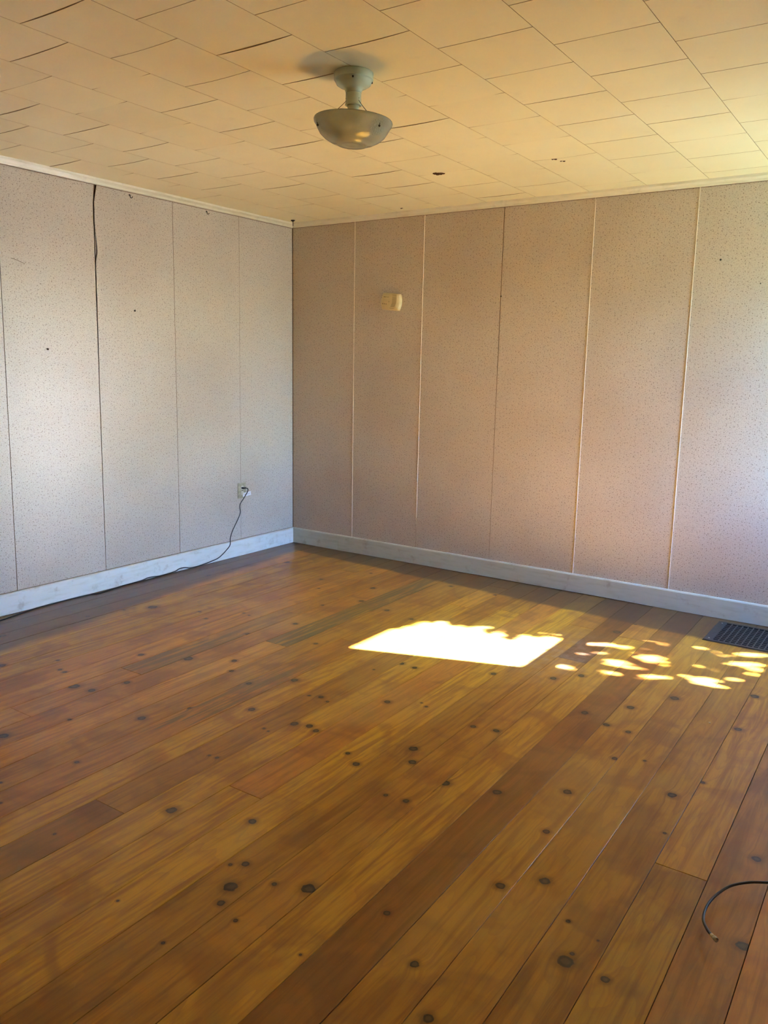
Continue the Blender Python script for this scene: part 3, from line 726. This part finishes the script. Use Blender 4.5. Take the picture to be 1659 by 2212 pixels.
# ------------------------------------------------------------------ floor register
gx0, gx1, gy0, gy1 = 3.392, 3.905, -0.490, -0.085
rg = empty('floor_register', (gx0, gy0, 0.0003), 'dark grey metal floor register grille in the floorboards by the back baseboard', 'floor vent')
gw, gd = gx1-gx0, gy1-gy0
bm = bmesh.new()
fl, fr_ = 0.052, 0.022
bbox(bm, 0, fl, 0, gd, 0, 0.0065); bbox(bm, gw-fl, gw, 0, gd, 0, 0.0065)
bbox(bm, fl, gw-fl, 0, fr_, 0, 0.0065); bbox(bm, fl, gw-fl, gd-fr_, gd, 0, 0.0065)
for v in bm.verts:
    if v.co.z > 0.003:
        if v.co.x < 0.001: v.co.x += 0.005
        if v.co.x > gw-0.001: v.co.x -= 0.005
        if v.co.y < 0.001: v.co.y += 0.005
        if v.co.y > gd-0.001: v.co.y -= 0.005
from_bm('frame', bm, M['iron'], rg)
box('duct_shade_sheet', fl-0.004, gw-fl+0.004, fr_-0.004, gd-fr_+0.004, 0.0, 0.0012, M['duct'], rg)  # flat black sheet standing in for the shade inside the duct
nb = int((gw-2*fl)/0.0292)
for i in range(1, nb):
    x = fl + (gw-2*fl)*i/nb
    box('bar', x-0.0030, x+0.0030, fr_, gd-fr_, 0.0014, 0.0062, M['iron'], rg)
nr = 11
for i in range(1, nr):
    y = fr_ + (gd-2*fr_)*i/nr
    box('cross_bar', fl, gw-fl, y-0.0045, y+0.0045, 0.0013, 0.0040, M['iron'], rg)
disc_s = [(0.028, 0.040), (0.028, gd-0.04)]
for x, y in disc_s:
    bm = bmesh.new(); bmesh.ops.create_cone(bm, cap_ends=True, segments=12, radius1=0.005, radius2=0.004, depth=0.0016, matrix=Matrix.Translation((x, y, 0.0072)))
    from_bm('screw', bm, M['steel'], rg)

# ------------------------------------------------------------------ coax cable
cc = empty('coax_cable', (3.99, -2.93, 0.0), 'stiff dark coaxial cable with a metal plug curling up off the floorboards', 'cable')
kp = [(4.75, -2.62, 0.005), (4.50, -2.60, 0.012), (4.28, -2.625, 0.030), (4.15, -2.672, 0.038), (4.095, -2.703, 0.038), (4.053, -2.729, 0.036), (4.012, -2.773, 0.032), (3.988, -2.838, 0.030), (3.979, -2.902, 0.030), (3.985, -2.965, 0.033), (4.006, -3.015, 0.042), (4.022, -3.038, 0.047)]
tube('jacket', rel(cc, kp), 0.0038, M['coax'], cc, 12, 6)
e0 = Vector(kp[-1]) - Vector(cc.location); ed = Vector((0.62, -0.66, 0.12)).normalized()
tube('crimp_sleeve', [e0 - ed*0.002, e0 + ed*0.010], 0.0047, M['steel'], cc, 16, 1)
prof_c = [(0.0035, 0.010), (0.0052, 0.0105), (0.0060, 0.013), (0.0060, 0.022), (0.0048, 0.0222), (0.0046, 0.012)]
o = lathe('connector', prof_c, M['steel'], cc, 20)
o.matrix_local = Matrix.Translation(e0) @ ed.to_track_quat('Z', 'Y').to_matrix().to_4x4()
tube('centre_pin', [e0 + ed*0.010, e0 + ed*0.020], 0.0006, M['steel'], cc, 6, 1)

# ------------------------------------------------------------------ small things
def wall_nail(wall, u, z, label, r=0.0042, grp=None):
    """nail head with its shank; wall 'L' (x=0) or 'B' (y=0)"""
    n_ = Vector((1, 0, 0)) if wall == 'L' else Vector((0, -1, 0))
    base = Vector((0.0004, -u, z)) if wall == 'L' else Vector((u, -0.0008, z))
    e = empty('wall_nail', base, label, 'nail', grp)
    tube('shank', [n_*-0.0002, n_*0.008], r*0.4, M['nail'], e, 8, 1)
    tube('head', [n_*0.008, n_*0.0100], r, M['nail'], e, 14, 1)
wall_nail('L', 1.545, 1.777, 'dark nail in the left wall, the upper right of its two nails', 0.006)
wall_nail('L', 2.179, 1.520, 'dark nail in the bright left wall panel, the lower left of its two nails', 0.0055)
wall_nail('B', 3.204, 2.090, 'dark nail high on the back wall near the right edge of the photo', 0.0055)
wall_nail('B', 3.427, 1.951, 'tiny dark nail on the back wall, the one furthest right', 0.0035)
wall_nail('B', 1.829, 1.929, 'small dark nail on a back wall seam right of the gas alarm', 0.005)
for y, z, lb in ((-1.550, 2.470, 'small bent cup hook under the left crown moulding, the one nearer the torn seam'), (-0.903, 2.472, 'small bent cup hook under the left crown moulding, the one nearer the corner')):
    e = empty('cup_hook', (0.001, y, z), lb, 'hook')
    tube('hook', [(0, 0, 0.010), (0.006, 0, 0.010), (0.008, 0.0, -0.002), (0.009, 0.004, -0.007), (0.012, 0.010, -0.006), (0.013, 0.013, 0.002)], 0.0022, M['nail'], e, 8, 4)
    disc('rose', 0, 0, 0.005, 0, M['nail'], e).matrix_local = Matrix.Translation((0.001, 0, 0.010)) @ Matrix.Rotation(PI/2, 4, 'Z')
ch = empty('ceiling_hook', (0.100, -0.110, ZC-0.0008), 'small dark mushroom-headed ceiling hook right above the room corner', 'hook')
lathe('flange', [(0, 0), (0.015, 0.0), (0.0165, -0.003), (0.014, -0.006), (0.006, -0.0105), (0.003, -0.013), (0, -0.013)], M['nail'], ch, 24)
tube('stem', [(0, 0, -0.012), (0.0005, 0, -0.025), (0.001, 0, -0.042)], 0.0026, M['nail'], ch, 8, 3)
def clump(name, x, y, z0, pts, label, cat, r):
    bm = bmesh.new()
    rr2 = random.Random(int(x*1000))
    for (dx, dy, s) in pts:
        mt = Matrix.Translation((dx, dy, -s*0.25)) @ Matrix.Diagonal((s, s*0.75, s*0.45, 1))
        ret = bmesh.ops.create_icosphere(bm, subdivisions=2, radius=1.0, matrix=mt)
        for v in ret['verts']: v.co += Vector((rr2.uniform(-1, 1), rr2.uniform(-1, 1), rr2.uniform(-1, 1)))*s*0.14
    for v in bm.verts: v.co.z = min(v.co.z, 0.0)
    o = from_bm(name, bm, M['mud']); o.location = (x, y, z0); tag(o, label, cat)
    return o
clump('mud_nest', 1.852, -0.898, ZC-0.0012, [(-0.018, -0.010, 0.012), (-0.004, 0, 0.016), (0.012, 0.006, 0.015), (0.024, 0.018, 0.009), (-0.008, -0.016, 0.006)], 'dark brown insect mud nest stuck on the ceiling, the largest of them', 'insect nest', 0)
clump('mud_nest', 2.536, -0.878, ZC-0.0012, [(-0.006, -0.003, 0.008), (0.006, 0.003, 0.009)], 'small brown insect mud nest on the ceiling, the nearer of the two specks', 'insect nest', 0)
clump('mud_nest', 2.556, -0.815, ZC-0.0012, [(-0.006, -0.004, 0.007), (0.008, 0.002, 0.008)], 'small brown insect mud nest on the ceiling, nearer the back wall than its neighbour', 'insect nest', 0)
clump('mud_nest', 1.093, -0.122, ZC-0.0012, [(0, 0, 0.007), (0.008, 0.002, 0.005)], 'tiny brown speck of a nest on the ceiling beside the back crown moulding', 'insect nest', 0)
bm = bmesh.new()
ret = bmesh.ops.create_icosphere(bm, subdivisions=1, radius=0.0055)
for v in bm.verts: v.co = Vector((v.co.x*random.uniform(0.8, 1.3), v.co.y*random.uniform(0.6, 1.1), v.co.z*0.45))
zmin = min(v.co.z for v in bm.verts)
for v in bm.verts: v.co.z -= zmin
o = from_bm('plaster_crumb', bm, M['crumb']); o.location = (3.689, -1.598, 0.0002); tag(o, 'tiny pale plaster crumb lying on the floorboards right of centre', 'crumb')
bm = bmesh.new()
ret = bmesh.ops.create_icosphere(bm, subdivisions=1, radius=0.003)
for v in bm.verts: v.co.z = max(v.co.z*0.5 + 0.001, 0)
o = from_bm('plaster_crumb', bm, M['crumb']); o.location = (3.33, -1.50, 0.0002); tag(o, 'smallest pale crumb on the floorboards just below the dappled sunlight', 'crumb')
# scratch gouged in the left wall panel
o = tube('scratch', [(0.0012, -2.370, 2.010), (0.0013, -2.33, 2.001), (0.0012, -2.289, 1.987)], 0.0011, M['mud'], None, 6, 2); o.parent = wall_left
